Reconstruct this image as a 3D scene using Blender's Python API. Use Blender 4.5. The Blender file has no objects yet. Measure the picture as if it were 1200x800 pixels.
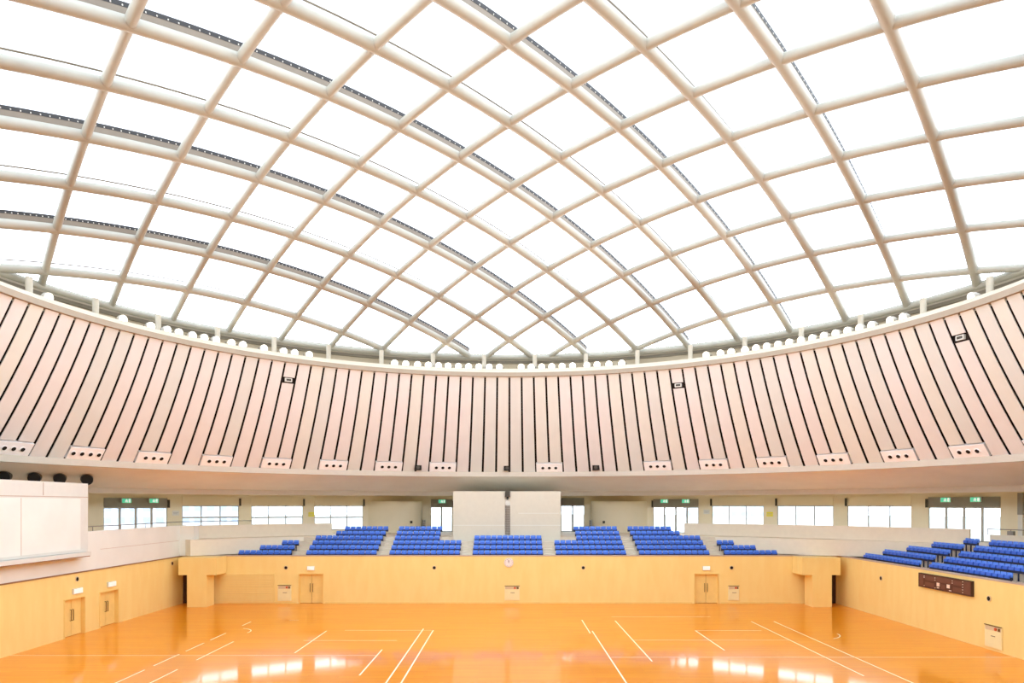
import bpy, math, random
from math import sin, cos, pi, sqrt, atan2, radians
from mathutils import Vector, Matrix
random.seed(7)
S = bpy.context.scene
COL = S.collection
F, CX, HY, EYE = 839.0, 597.0, 591.0, 7.25      # focal length in px, principal point, eye height
YC = 30.57                                        # centre of the round hall
ZC, RS = EYE - 52.98, 69.64                       # sphere of the dome

# ---------------------------------------------------------------- materials
def lin(c):
    return tuple((v / 12.92 if v <= .04045 else ((v + .055) / 1.055) ** 2.4) for v in c)
def mat(name, rgb, rough=.6, metal=0., var=.04, scale=3., coat=0., emit=0., bump=0.):
    m = bpy.data.materials.new(name); m.use_nodes = True
    nt = m.node_tree; b = nt.nodes['Principled BSDF']
    c = lin(tuple(v / 255 for v in rgb))
    if var > 0:
        tc = nt.nodes.new('ShaderNodeTexCoord'); n = nt.nodes.new('ShaderNodeTexNoise')
        n.inputs['Scale'].default_value = scale; n.inputs['Detail'].default_value = 3
        r = nt.nodes.new('ShaderNodeValToRGB')
        r.color_ramp.elements[0].position = .3; r.color_ramp.elements[1].position = .7
        r.color_ramp.elements[0].color = tuple(v * (1 - var) for v in c) + (1,)
        r.color_ramp.elements[1].color = tuple(min(1, v * (1 + var)) for v in c) + (1,)
        nt.links.new(tc.outputs['Object'], n.inputs['Vector'])
        nt.links.new(n.outputs['Fac'], r.inputs['Fac'])
        nt.links.new(r.outputs['Color'], b.inputs['Base Color'])
    else:
        b.inputs['Base Color'].default_value = c + (1,)
    b.inputs['Roughness'].default_value = rough; b.inputs['Metallic'].default_value = metal
    if coat: b.inputs['Coat Weight'].default_value = coat
    if emit:
        b.inputs['Emission Color'].default_value = c + (1,); b.inputs['Emission Strength'].default_value = emit
    return m

def wood_floor():
    m = bpy.data.materials.new('floor_wood'); m.use_nodes = True
    nt = m.node_tree; b = nt.nodes['Principled BSDF']; L = nt.links.new
    tc = nt.nodes.new('ShaderNodeTexCoord'); br = nt.nodes.new('ShaderNodeTexBrick')
    br.inputs['Scale'].default_value = 1.; br.inputs['Brick Width'].default_value = 3.6
    br.inputs['Row Height'].default_value = .24; br.inputs['Mortar Size'].default_value = .004
    br.offset = .37
    br.inputs['Color1'].default_value = lin((246/255, 154/255, 18/255)) + (1,)
    br.inputs['Color2'].default_value = lin((240/255, 143/255, 10/255)) + (1,)
    br.inputs['Mortar'].default_value = lin((214/255, 120/255, 20/255)) + (1,)
    L(tc.outputs['Object'], br.inputs['Vector'])
    n = nt.nodes.new('ShaderNodeTexNoise'); n.inputs['Scale'].default_value = 1.
    mp = nt.nodes.new('ShaderNodeMapping'); mp.inputs['Scale'].default_value = (.35, 6, 1)
    L(tc.outputs['Object'], mp.inputs['Vector']); L(mp.outputs['Vector'], n.inputs['Vector'])
    mx = nt.nodes.new('ShaderNodeMixRGB'); mx.blend_type = 'OVERLAY'; mx.inputs['Fac'].default_value = .18
    L(br.outputs['Color'], mx.inputs['Color1']); L(n.outputs['Fac'], mx.inputs['Color2'])
    L(mx.outputs['Color'], b.inputs['Base Color'])
    b.inputs['Roughness'].default_value = .32
    b.inputs['Coat Weight'].default_value = .6; b.inputs['Coat Roughness'].default_value = .075; b.inputs['Specular IOR Level'].default_value = .15
    return m

def wood_wall():
    m = bpy.data.materials.new('wall_wood'); m.use_nodes = True
    nt = m.node_tree; b = nt.nodes['Principled BSDF']; L = nt.links.new
    tc = nt.nodes.new('ShaderNodeTexCoord'); n = nt.nodes.new('ShaderNodeTexNoise')
    mp = nt.nodes.new('ShaderNodeMapping'); mp.inputs['Scale'].default_value = (1.2, 1.2, .35)
    n.inputs['Scale'].default_value = 1.5
    r = nt.nodes.new('ShaderNodeValToRGB')
    r.color_ramp.elements[0].position = .35; r.color_ramp.elements[1].position = .68
    r.color_ramp.elements[0].color = lin((250/255, 222/255, 142/255)) + (1,)
    r.color_ramp.elements[1].color = lin((252/255, 228/255, 151/255)) + (1,)
    L(tc.outputs['Object'], mp.inputs['Vector']); L(mp.outputs['Vector'], n.inputs['Vector'])
    L(n.outputs['Fac'], r.inputs['Fac']); L(r.outputs['Color'], b.inputs['Base Color'])
    b.inputs['Roughness'].default_value = .45
    return m

def membrane():
    m = bpy.data.materials.new('roof_membrane'); m.use_nodes = True
    nt = m.node_tree; nt.nodes.clear(); L = nt.links.new
    o = nt.nodes.new('ShaderNodeOutputMaterial'); mx = nt.nodes.new('ShaderNodeMixShader')
    t = nt.nodes.new('ShaderNodeBsdfTransparent'); d = nt.nodes.new('ShaderNodeBsdfTranslucent')
    n = nt.nodes.new('ShaderNodeTexNoise'); n.inputs['Scale'].default_value = .3
    r = nt.nodes.new('ShaderNodeValToRGB')
    r.color_ramp.elements[0].color = (.93, .93, .94, 1); r.color_ramp.elements[1].color = (.97, .97, .97, 1)
    L(n.outputs['Fac'], r.inputs['Fac']); L(r.outputs['Color'], d.inputs['Color'])
    t.inputs['Color'].default_value = (.96, .96, .97, 1)
    mx.inputs['Fac'].default_value = .35
    L(t.outputs[0], mx.inputs[1]); L(d.outputs[0], mx.inputs[2]); L(mx.outputs[0], o.inputs['Surface'])
    return m

def glass():
    m = bpy.data.materials.new('window_glass'); m.use_nodes = True
    nt = m.node_tree; nt.nodes.clear(); L = nt.links.new
    o = nt.nodes.new('ShaderNodeOutputMaterial'); mx = nt.nodes.new('ShaderNodeMixShader')
    t = nt.nodes.new('ShaderNodeBsdfTransparent'); g = nt.nodes.new('ShaderNodeBsdfGlossy')
    fr = nt.nodes.new('ShaderNodeFresnel'); fr.inputs['IOR'].default_value = 1.4
    t.inputs['Color'].default_value = (.93, .96, .96, 1); g.inputs['Roughness'].default_value = .03
    L(fr.outputs[0], mx.inputs['Fac'])
    L(t.outputs[0], mx.inputs[1]); L(g.outputs[0], mx.inputs[2]); L(mx.outputs[0], o.inputs['Surface'])
    return m

M = dict(
    floor=wood_floor(), wood=wood_wall(), membrane=membrane(), glass=glass(),
    beam=mat('beam_paint', (172, 170, 158), .5, var=.02),
    tray=mat('tray_dark', (34, 31, 28), .5, var=.1, scale=8),
    web=mat('tray_web', (120, 108, 92), .5, var=.05),
    clip=mat('tray_clip', (196, 190, 178), .5, var=.02),
    wire=mat('wire_steel', (110, 98, 78), .4, var=.03),
    panel_a=mat('panel_rose', (230, 228, 226), .65, var=.02, scale=1.),
    panel_b=mat('panel_cream', (227, 228, 221), .65, var=.02, scale=1.),
    panel_c=mat('panel_grey', (222, 225, 221), .65, var=.02, scale=1.),
    gap=mat('gap_dark', (26, 15, 11), .95, var=.2),
    fascia=mat('fascia_tan', (168, 155, 136), .6, var=.03),
    white=mat('white_paint', (222, 224, 217), .5, var=.02),
    offwhite=mat('guard_paint', (236, 240, 234), .6, var=.03, scale=.6),
    outer=mat('outer_wall_paint', (238, 229, 202), .7, var=.03, scale=.5),
    soffit=mat('soffit_paint', (246, 242, 236), .7, var=.03, scale=.5),
    band=mat('band_paint', (204, 198, 184), .6, var=.02),
    concrete=mat('stand_concrete', (222, 212, 192), .8, var=.05, scale=2.),
    nosing=mat('step_nosing', (222, 214, 192), .7, var=.04),
    carpet=mat('concourse_floor', (226, 214, 194), .7, var=.05),
    seat=mat('seat_blue', (92, 148, 246), .38, var=.05, scale=6),
    seat2=mat('seat_pan_blue', (58, 106, 216), .4, var=.05, scale=6),
    steel=mat('steel_grey', (110, 112, 112), .4, .6, var=.05),
    seatshade=mat('seat_leg_shade_bar', (38, 44, 66), .6, var=.05),  # seat leg colour, darkened to stand for the shade between seat rows
    frame=mat('frame_alu', (176, 176, 170), .45, .2, var=.03),
    transom=mat('transom_grey', (150, 150, 142), .6, var=.04),
    doorleaf=mat('door_leaf', (246, 216, 134), .45, var=.04, scale=2),
    doorframe=mat('door_frame', (244, 214, 132), .5, var=.03),
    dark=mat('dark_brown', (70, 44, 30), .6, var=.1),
    handle=mat('handle_bronze', (120, 92, 54), .35, .5, var=.05),
    black=mat('black_hole', (18, 15, 13), .8, var=.1),
    rim=mat('rim_cream', (225, 205, 165), .5, var=.02),
    cabinet=mat('cabinet_cream', (248, 238, 184), .5, var=.02),
    red=mat('alarm_red', (214, 96, 52), .4, var=.03),
    score=mat('score_brown', (84, 46, 34), .5, var=.12, scale=4),
    score2=mat('score_panel', (110, 68, 54), .5, var=.08, scale=4),
    scoreon=mat('score_digit', (250, 226, 205), .5, var=.02),
    clockface=mat('clock_face', (250, 240, 236), .4, var=.01),
    line=mat('court_line', (255, 244, 214), .4, var=.02),
    lamp=mat('lamp_lens', (255, 252, 240), .3, var=0, emit=5.),
    lampbody=mat('lamp_housing', (200, 195, 184), .45, var=.03),
    green=mat('exit_green', (84, 200, 160), .5, var=.02, emit=.75),
    exitwhite=mat('exit_white', (240, 255, 248), .5, var=0, emit=.7),
    signlit=mat('sign_lit', (244, 244, 238), .5, var=.01, emit=.4),
    yellow=mat('sign_yellow', (236, 226, 60), .5, var=.03),
    rail=mat('rail_grey', (150, 146, 140), .4, .4, var=.03),
    cap=mat('wall_cap', (150, 112, 78), .5, var=.05),
    capside=mat('stand_cap', (196, 176, 160), .5, var=.04),
    terrace=mat('terrace_paving', (230, 228, 222), .8, var=.05, scale=.4),
    bldg=mat('building_render', (206, 210, 216), .8, var=.04, scale=.2),
    bldgwin=mat('building_window', (168, 180, 196), .3, var=.1, scale=.3),
    ledge=mat('ledge_paint', (190, 178, 154), .6, var=.03),
    block=mat('block_paint', (218, 215, 198), .55, var=.02),
    parapet=mat('parapet_paint', (234, 227, 208), .6, var=.02),
    post=mat('post_paint', (206, 198, 180), .5, var=.02),
    ringwhite=mat('ring_white', (226, 216, 196), .5, var=.02),
    nozzle=mat('nozzle_white', (252, 252, 252), .45, var=.01),
    bandgrey=mat('ring_band_grey', (126, 118, 102), .6, var=.04),
    grill=mat('grill_grey', (150, 140, 126), .6, var=.06, scale=8),
    shade=mat('camera_dark', (70, 66, 56), .6, var=.08),
)

# ---------------------------------------------------------------- mesh helpers
class MB:
    def __init__(s): s.v = []; s.f = []; s.smooth = False
    def add(s, vs, fs):
        b = len(s.v); s.v += [tuple(p) for p in vs]; s.f += [tuple(i + b for i in q) for q in fs]; return s
    def hexa(s, p):          # 8 points: bottom ring 0-3 then top ring 4-7
        return s.add(p, [(3, 2, 1, 0), (4, 5, 6, 7), (0, 1, 5, 4), (1, 2, 6, 5), (2, 3, 7, 6), (3, 0, 4, 7)])
    def box(s, x0, x1, y0, y1, z0, z1, mx=None):
        p = [(x0, y0, z0), (x1, y0, z0), (x1, y1, z0), (x0, y1, z0), (x0, y0, z1), (x1, y0, z1), (x1, y1, z1), (x0, y1, z1)]
        if mx is not None: p = [mx @ Vector(q) for q in p]
        return s.hexa(p)
    def tube(s, pts, r, n=10, caps=True):
        pts = [Vector(p) for p in pts]; rings = []
        for i, p in enumerate(pts):
            t = (pts[min(i + 1, len(pts) - 1)] - pts[max(i - 1, 0)]).normalized()
            up = Vector((0, 0, 1)) if abs(t.z) < .95 else Vector((1, 0, 0))
            a = t.cross(up).normalized(); b = a.cross(t)
            rr = r[i] if isinstance(r, (list, tuple)) else r
            rings.append([p + (a * cos(2 * pi * k / n) + b * sin(2 * pi * k / n)) * rr for k in range(n)])
        vs = [q for R in rings for q in R]
        fs = [(i * n + k, i * n + (k + 1) % n, (i + 1) * n + (k + 1) % n, (i + 1) * n + k) for i in range(len(pts) - 1) for k in range(n)]
        if caps: fs += [tuple(range(n - 1, -1, -1)), tuple((len(pts) - 1) * n + k for k in range(n))]
        return s.add(vs, fs)
    def strip(s, pts, w, z0, z1):       # a bar of width w standing between z0 and z1 above a path
        pts = [Vector(p) for p in pts]; vs = []
        for i, p in enumerate(pts):
            t = (pts[min(i + 1, len(pts) - 1)] - pts[max(i - 1, 0)]); t.z = 0; t.normalize()
            a = Vector((-t.y, t.x, 0)) * w / 2
            for d, z in ((-a, z0), (a, z0), (a, z1), (-a, z1)): vs.append(p + d + Vector((0, 0, z)))
        n = len(pts)
        fs = [(i * 4 + k, i * 4 + (k + 1) % 4, i * 4 + 4 + (k + 1) % 4, i * 4 + 4 + k) for i in range(n - 1) for k in range(4)]
        fs += [(3, 2, 1, 0), tuple((n - 1) * 4 + k for k in range(4))]
        return s.add(vs, fs)
    def rev(s, prof, a0, a1, n, closed=True, yc=None):   # profile [(r,z)] swept about the hall's centre, angle from +Y
        yc = YC if yc is None else yc
        full = abs((a1 - a0) - 2 * pi) < 1e-6; m = len(prof); vs = []
        for i in range(n if full else n + 1):
            a = a0 + (a1 - a0) * i / n
            vs += [(r * sin(a), yc + r * cos(a), z) for r, z in prof]
        fs = []
        for i in range(n):
            j = (i + 1) % n if full else i + 1
            for k in range(m if closed else m - 1):
                l = (k + 1) % m
                fs.append((i * m + k, i * m + l, j * m + l, j * m + k))
        if closed and not full:
            fs += [tuple(range(m)), tuple(n * m + k for k in range(m - 1, -1, -1))]
        return s.add(vs, fs)
    def disc(s, c, nrm, r, depth, n=20, r2=None):       # a short cylinder along nrm
        c = Vector(c); nrm = Vector(nrm).normalized()
        return s.tube([c, c + nrm * depth], [r, r if r2 is None else r2], n)
    def build(s, name, m, parent=None, smooth=False, loc=None):
        me = bpy.data.meshes.new(name)
        if loc is not None:
            l = Vector(loc); s.v = [tuple(Vector(p) - l) for p in s.v]
        me.from_pydata(s.v, [], s.f); me.update()
        import bmesh
        bm = bmesh.new(); bm.from_mesh(me); bmesh.ops.recalc_face_normals(bm, faces=bm.faces); bm.to_mesh(me); bm.free()
        me.materials.append(m)
        if smooth:
            me.polygons.foreach_set('use_smooth', [True] * len(me.polygons))
            try: me.set_sharp_from_angle(angle=radians(40))
            except Exception: pass
        o = bpy.data.objects.new(name, me); COL.objects.link(o)
        if loc is not None: o.location = loc
        if parent is not None:
            o.parent = parent
            if loc is None: o.matrix_parent_inverse = parent.matrix_world.inverted()
        return o
def tag(o, label=None, cat=None, group=None, kind=None):
    if label: o['label'] = label
    if cat: o['category'] = cat
    if group: o['group'] = group
    if kind: o['kind'] = kind
    return o
def empty(name, loc, rz=0.):
    o = bpy.data.objects.new(name, None); COL.objects.link(o)
    o.location = loc; o.rotation_euler = (0, 0, rz); o.empty_display_size = .2
    o.matrix_world = Matrix.Translation(loc) @ Matrix.Rotation(rz, 4, 'Z')
    return o
def part(mb, name, m, parent, smooth=False):             # part modelled in the thing's own space
    o = mb.build(name, m, None, smooth); o.parent = parent; return o
def struct(mb, name, m, label=None, smooth=False):
    return tag(mb.build(name, m, None, smooth), label, None, None, 'structure')

def ang(px, R):           # angle on the circle of radius R about the hall's centre that the pixel column px meets (far side)
    k = (px - CX) / F
    A = 1 + k * k; B = -2 * YC; C = YC * YC - R * R
    y = (-B + sqrt(B * B - 4 * A * C)) / (2 * A)
    return atan2(k * y, y - YC)
def on(a, R, z): return Vector((R * sin(a), YC + R * cos(a), z))
def zat(py, y): return EYE - (py - HY) * y / F
ORD = ['first', 'second', 'third', 'fourth', 'fifth', 'sixth', 'seventh', 'eighth', 'ninth', 'tenth', 'eleventh', 'twelfth',
       'thirteenth', 'fourteenth', 'fifteenth', 'sixteenth', 'seventeenth', 'eighteenth', 'nineteenth', 'twentieth']
def nth(i):
    if i < 20: return ORD[i]
    n = i + 1
    return '%d%s' % (n, 'th' if 10 < n % 100 < 14 else {1: 'st', 2: 'nd', 3: 'rd'}.get(n % 10, 'th'))

# ---------------------------------------------------------------- the hall floor and its wooden walls
XW, YB, YN, ZW = 24.0, 52.4, 8.7, 3.47
floor = struct(MB().box(-XW - 1.5, XW + 1.5, YN - .4, YB + 1.5, -.3, 0), 'floor', M['floor'], 'glossy orange plank floor of the sports hall with white court lines')
def line(x0, y0, x1, y1, w=.07):
    d = Vector((x1 - x0, y1 - y0, 0)); L = d.length; d.normalize(); a = Vector((-d.y, d.x, 0)) * w / 2
    p = Vector((x0, y0, .001)); q = Vector((x1, y1, .001)); h = Vector((0, 0, .003))
    return MB().hexa([p - a, q - a, q + a, p + a, p - a + h, q - a + h, q + a + h, p + a + h])
def addline(*a, w=.07): part(line(*a, w=w * .8), 'court_line', M['line'], floor)
for a in ((-16, 28.4, -16, 31.4), (-16, 32.2, -16, 34.7), (-16, 35.4, -16, 37.5), (-16, 38.3, -16, 40.4), (-16, 42.9, -16, 44.3),
          (-14.6, 27.5, -14.6, 31.5), (-14.6, 33.4, -14.6, 37.9), (-10.5, 35, -10.5, 41.1), (-6.37, 30.4, -6.37, 35.8),
          (-5.02, 27, -5.02, 41.8), (-4.4, 27, -4.4, 41.3), (4.55, 40.3, 4.55, 45), (4.75, 26, 4.75, 41.1), (6.6, 33.1, 6.6, 44.7),
          (10.7, 35.6, 10.7, 41.2), (15, 30.3, 15, 44.4), (16.4, 26.5, 16.4, 44.4)):
    addline(*a, w=.085)
for a in ((-9.5, 41.3, -4.5, 41.3), (-11, 38.2, -6, 38.2), (6.6, 46.3, 13, 46.3), (10.7, 41.2, 14.5, 41.2), (6.6, 38.3, 15, 38.3), (4.8, 34, 24, 34), (-24, 34.4, -6.4, 34.4), (-13.8, 44.9, -13.2, 44.9)):
    addline(*a, w=.05)
arc = [(16.4 + 2 * sin(t), 40.2 - 2 * cos(t) * .9) for t in [radians(90 - 7 * k) for k in range(9)]]
part(MB().strip([(x, y, 0) for x, y in arc], .06, .001, .004), 'court_line', M['line'], floor)
arc2 = [(-16 + 1.2 * sin(t), 40.8 + 1.2 * cos(t)) for t in [radians(20 + 12 * k) for k in range(8)]]
part(MB().strip([(x, y, 0) for x, y in arc2], .06, .001, .004), 'court_line', M['line'], floor)

def wallgrid(T, cuts_u, cuts_z, holes, place):
    """boxes of thickness T for every cell of the grid that no hole covers; place(u, d, z) -> point, d = 0 front, T back"""
    mb = MB()
    for i in range(len(cuts_u) - 1):
        for j in range(len(cuts_z) - 1):
            um, zm = (cuts_u[i] + cuts_u[i + 1]) / 2, (cuts_z[j] + cuts_z[j + 1]) / 2
            if any(h[0] < um < h[1] and h[2] < zm < h[3] for h in holes): continue
            u0, u1, z0, z1 = cuts_u[i], cuts_u[i + 1], cuts_z[j], cuts_z[j + 1]
            mb.hexa([place(u0, 0, z0), place(u1, 0, z0), place(u1, T, z0), place(u0, T, z0),
                     place(u0, 0, z1), place(u1, 0, z1), place(u1, T, z1), place(u0, T, z1)])
    return mb
def flatwall(T, u0, u1, z0, z1, holes, place):
    cu = sorted({u0, u1, *[h[0] for h in holes], *[h[1] for h in holes]})
    cz = sorted({z0, z1, *[h[2] for h in holes], *[h[3] for h in holes]})
    return wallgrid(T, cu, cz, holes, place)

place_b = lambda u, d, z: (u, YB + d, z)
place_l = lambda u, d, z: (-XW - d, u, z)
place_r = lambda u, d, z: (XW + d, u, z)
D1 = (-15.45, -13.6, 0, 2.22); D2 = (13.5, 15.35, 0, 2.22)            # far doors
DL1 = (38.55, 40.5, 0, 2.12); DL2 = (41.9, 43.95, 0, 2.12)            # left-hand doors
PO1 = (-23.98, -22.6, 0, 2.3); PO2 = (22.6, 23.98, 0, 2.3)            # dark doorways behind the corner piers
wb = struct(flatwall(.35, -XW, XW, 0, ZW, [D1, D2, PO1, PO2], place_b), 'wall_back', M['wood'], 'long orange wood wall at the far end under the seats')
wl = struct(flatwall(.35, YN, YB, 0, ZW, [DL1, DL2], place_l), 'wall_left', M['wood'], 'orange wood wall with two doors below the white upper wall')
wr = struct(flatwall(.35, YN, YB, 0, ZW, [], place_r), 'wall_right', M['wood'], 'orange wood wall below the seats with the dark scoreboard')
struct(MB().box(-XW, XW, YN - .35, YN, 0, ZW), 'wall_front', M['wood'])
for nm, mb in (('trim_back', MB().box(-XW, XW, YB - .03, YB + .38, ZW, ZW + .06)), ('trim_right', MB().box(XW - .03, XW + .38, YN, YB, ZW, ZW + .06))):
    struct(mb, nm, M['capside'])
struct(MB().box(-XW - .02, -XW + .04, YN, YB, ZW - .03, ZW + .04), 'trim_left', M['cap'])
bb = MB()
for a, b in ((-20.6, D1[0] - .12), (D1[1] + .12, D2[0] - .12), (D2[1] + .12, 20.6)): bb.box(a, b, YB - .02, YB, 0, .12)
struct(bb, 'baseboard_back', M['doorframe'])
# roll shutter with horizontal slats set into the far wall
sh = MB()
for k in range(13): sh.box(-21.2, -17.2, YB - .07, YB, .1 + k * .165, .1 + k * .165 + .135)
tag(sh.build('wall_louvre', M['wood']), 'horizontal slatted part of the far wood wall beside the left corner pier', 'wall louvre', kind='structure')
# corner piers (T shaped)
for nm, sx, lab in (('pier', -1, 'wooden T-shaped pier in the far corner by the white wall'), ('pier', 1, 'wooden T-shaped pier in the far corner by the scoreboard wall')):
    e = tag(empty('corner_' + nm, (sx * 22.1, 50.6, 0)), lab, 'pier', kind='thing')
    mb = MB().box(-.69, .69, 0, 1.3, 0, 2.27); part(mb, 'column', M['wood'], e)
    x0, x1 = (-1.3, 1.42) if sx < 0 else (-1.42, 1.3)
    part(MB().box(x0, x1, 0, 1.72, 2.27, 3.5), 'lintel', M['wood'], e)
# dark rooms behind the two corner doorways
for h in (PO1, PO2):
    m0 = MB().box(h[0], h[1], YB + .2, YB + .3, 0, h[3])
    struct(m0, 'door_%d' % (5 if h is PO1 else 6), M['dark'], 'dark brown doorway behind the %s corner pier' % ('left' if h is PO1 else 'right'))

# double doors
def double_door(n, place, h, label):
    root = empty('door_%d' % n, place((h[0] + h[1]) / 2, 0, 0)); tag(root, label, kind='structure')
    def pb(u0, u1, d0, d1, z0, z1): 
        return MB().hexa([place(u0, d0, z0), place(u1, d0, z0), place(u1, d1, z0), place(u0, d1, z0), place(u0, d0, z1), place(u1, d0, z1), place(u1, d1, z1), place(u0, d1, z1)])
    fr = MB()
    for a, b, c, d in ((h[0], h[0] + .07, 0, h[3]), (h[1] - .07, h[1], 0, h[3]), (h[0] + .07, h[1] - .07, h[3] - .07, h[3])):
        q = pb(a, b, -.03, .3, c, d); fr.add(q.v, q.f)
    fr.build('frame', M['doorframe'], root)
    mid = (h[0] + h[1]) / 2
    for k, (a, b) in enumerate(((h[0] + .07, mid - .012), (mid + .012, h[1] - .07))):
        lf = pb(a, b, .2, .26, .02, h[3] - .07).build('leaf', M['doorleaf'], root)
        u = mid - .1 if k == 0 else mid + .1
        P = lambda d, z: Vector(place(u, d, z))
        MB().tube([P(.2, .85), P(.12, .85), P(.12, 1.45), P(.2, 1.45)], .022, 8).build('handle', M['handle'], lf, True)
    pb(h[0], h[1], .28, .34, 0, h[3]).build('backing', M['dark'], root)
    return root
double_door(1, place_b, D1, 'left pair of wooden doors in the far wall')
double_door(2, place_b, D2, 'right pair of wooden doors in the far wall')
double_door(3, place_l, DL1, 'wooden door pair in the left wall, nearer one')
double_door(4, place_l, DL2, 'wooden door pair in the left wall, farther one')

def orient(loc, nrm):      # matrix: local x along the wall, local -y out of the wall (towards nrm), z up
    n = Vector(nrm); n.z = 0; n.normalize(); y = -n; x = y.cross(Vector((0, 0, 1)))
    m = Matrix((x, y, Vector((0, 0, 1)))).transposed().to_4x4(); m.translation = loc; return m
def wall_thing(name, loc, nrm):
    e = bpy.data.objects.new(name, None); COL.objects.link(e); e.matrix_world = orient(Vector(loc), nrm); e.empty_display_size = .2; return e
NB, NL, NR = (0, -1, 0), (1, 0, 0), (-1, 0, 0)
# lit signs above the doors
for loc, nrm, lab in (((-14.52, YB, 2.45), NB, 'white lit sign box above the left doors in the far wall'), ((14.4, YB, 2.45), NB, 'white lit sign box above the right doors in the far wall'),
                      ((-XW, 39.7, 2.32), NL, 'white lit sign box above the nearer door in the left wall'), ((-XW, 43.1, 2.32), NL, 'white lit sign box above the farther door in the left wall')):
    e = tag(wall_thing('lit_sign', loc, nrm), lab, 'sign', 'lit sign boxes above the wooden doors')
    w = .27 if nrm is NB else .42
    part(MB().box(-w, w, -.1, 0, 0, .3), 'housing', M['white'], e)
    part(MB().box(-w + .03, w - .03, -.115, -.1, .03, .27), 'face', M['signlit'], e)
    part(MB().box(-.012, .012, -.12, -.115, .05, .25), 'divider', M['frame'], e)
# round wall ports
for loc, nrm, lab in (((-16.35, YB, 2.63), NB, 'black round wall port beside the left doors in the far wall'), ((-5.5, YB, 2.63), NB, 'black round wall port left of the wall clock'),
                      ((5.4, YB, 2.63), NB, 'black round wall port right of the wall clock'), ((16.25, YB, 2.63), NB, 'black round wall port beside the right doors in the far wall'),
                      ((-XW, 39.7, 3.12), NL, 'black round wall port above the nearer left door'), ((-XW, 50.9, 3.07), NL, 'black round wall port near the left corner pier'),
                      ((XW, 46.2, 2.5), NR, 'black round wall port between the right corner pier and the scoreboard'), ((XW, 35.8, 2.55), NR, 'black round wall port above the hose cabinet on the right wall')):
    e = tag(wall_thing('wall_port', loc, nrm), lab, 'wall port', 'black wall ports')
    part(MB().disc((0, 0, 0), (0, -1, 0), .15, .04, 20), 'rim', M['rim'], e, True)
    part(MB().disc((0, -.035, 0), (0, -1, 0), .11, .015, 20), 'opening', M['black'], e, True)
# hose cabinets
for loc, nrm, w, h, lab in (((-16.45, YB, .2), NB, .98, 1.15, 'cream wall cabinet with red alarm lamp left of the far left doors'), ((.2, YB, .25), NB, 1.1, 1.05, 'cream wall cabinet under the wall clock'),
                         ((16.4, YB, .25), NB, .8, 1.05, 'cream wall cabinet right of the far right doors'), ((XW, 35.45, .15), NR, 1.25, 1.1, 'cream wall cabinet low on the scoreboard wall')):
    e = tag(wall_thing('hose_cabinet', loc, nrm), lab, 'wall cabinet', 'cream cabinets set in the wood walls')
    part(MB().box(-w / 2, w / 2, -.05, -.004, 0, h), 'frame', M['cabinet'], e)
    d = part(MB().box(-w / 2 + .05, w / 2 - .05, -.07, -.05, .04, h * .74), 'door', M['cabinet'], e)
    part(MB().box(-.12, .18, -.085, -.07, h * .52, h * .52 + .03), 'handle', M['handle'], d)
    part(MB().box(-w / 2 + .05, w / 2 - .05, -.065, -.05, h * .78, h - .03), 'control_plate', M['rim'], e)
    part(MB().disc((w * .18, -.065, h * .87), (0, -1, 0), .075, .05, 14), 'alarm_lamp', M['red'], e, True)
    part(MB().box(w * .3, w * .42, -.08, -.065, h * .8, h * .93), 'button', M['handle'], e)
    part(MB().box(-w / 2, w / 2, -.09, -.05, h - .02, h + .02), 'lip', M['handle'], e)
# wall clock
e = tag(wall_thing('wall_clock', (-.05, YB, 3.02), NB), 'round white wall clock at the middle of the far wood wall', 'clock')
part(MB().disc((0, 0, 0), (0, -1, 0), .34, .09, 36), 'case', M['white'], e, True)
part(MB().disc((0, -.09, 0), (0, -1, 0), .3, .006, 36), 'dial', M['clockface'], e, True)
for k in range(12):
    part(MB().box(-.012, .012, -.1, -.096, .235, .28, Matrix.Rotation(k * pi / 6, 4, 'Y')), 'hour_mark', M['dark'], e)
part(MB().box(-.014, .014, -.108, -.1, -.03, .17, Matrix.Rotation(radians(8), 4, 'Y')), 'hour_hand', M['dark'], e)
part(MB().box(-.01, .01, -.116, -.108, -.04, .25, Matrix.Rotation(radians(-20), 4, 'Y')), 'minute_hand', M['dark'], e)
# scoreboard on the right wall
e = tag(wall_thing('scoreboard', (XW, 39.35, 2.52), NR), 'wide dark brown scoreboard on the wood wall below the seats', 'scoreboard')
part(MB().box(-2.35, 2.35, -.14, -.004, 0, .74), 'cabinet', M['score'], e)
fm = MB().box(-2.38, 2.38, -.16, -.004, .74, .77).box(-2.38, 2.38, -.16, -.004, -.03, 0).box(-2.38, -2.35, -.16, -.004, 0, .74).box(2.35, 2.38, -.16, -.004, 0, .74)
part(fm, 'frame', M['dark'], e)
for a, b in ((-2.3, -1.9), (1.75, 2.3)): part(MB().box(a, b, -.155, -.14, .04, .7), 'end_panel', M['score2'], e)
for a, b, c, d in ((-1.75, -.85, .06, .3), (.85, 1.6, .06, .3), (-1.75, -.85, .42, .66), (-.7, .7, .42, .68), (.85, 1.6, .42, .66), (-.25, .15, .08, .32)):
    part(MB().box(a, b, -.15, -.14, c, d), 'digit_field', M['score2'], e)
for a in (-.62, .3): part(MB().box(a, a + .26, -.155, -.14, .18, .38), 'lit_digit', M['scoreon'], e)
for a, zz in ((-.6, .08), (.5, .05)): part(MB().box(a, a + .2, -.155, -.14, zz, zz + .04), 'lit_digit', M['scoreon'], e)
for x, zs in ((-1.83, (.08, .55, .62)), (-.78, (.5, .62, .06)), (.78, (.5, .62)), (1.67, (.1, .24, .38, .52, .66))):
    for zz in zs: part(MB().box(x - .03, x + .03, -.155, -.14, zz - .02, zz + .02), 'indicator', M['scoreon'], e)

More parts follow.
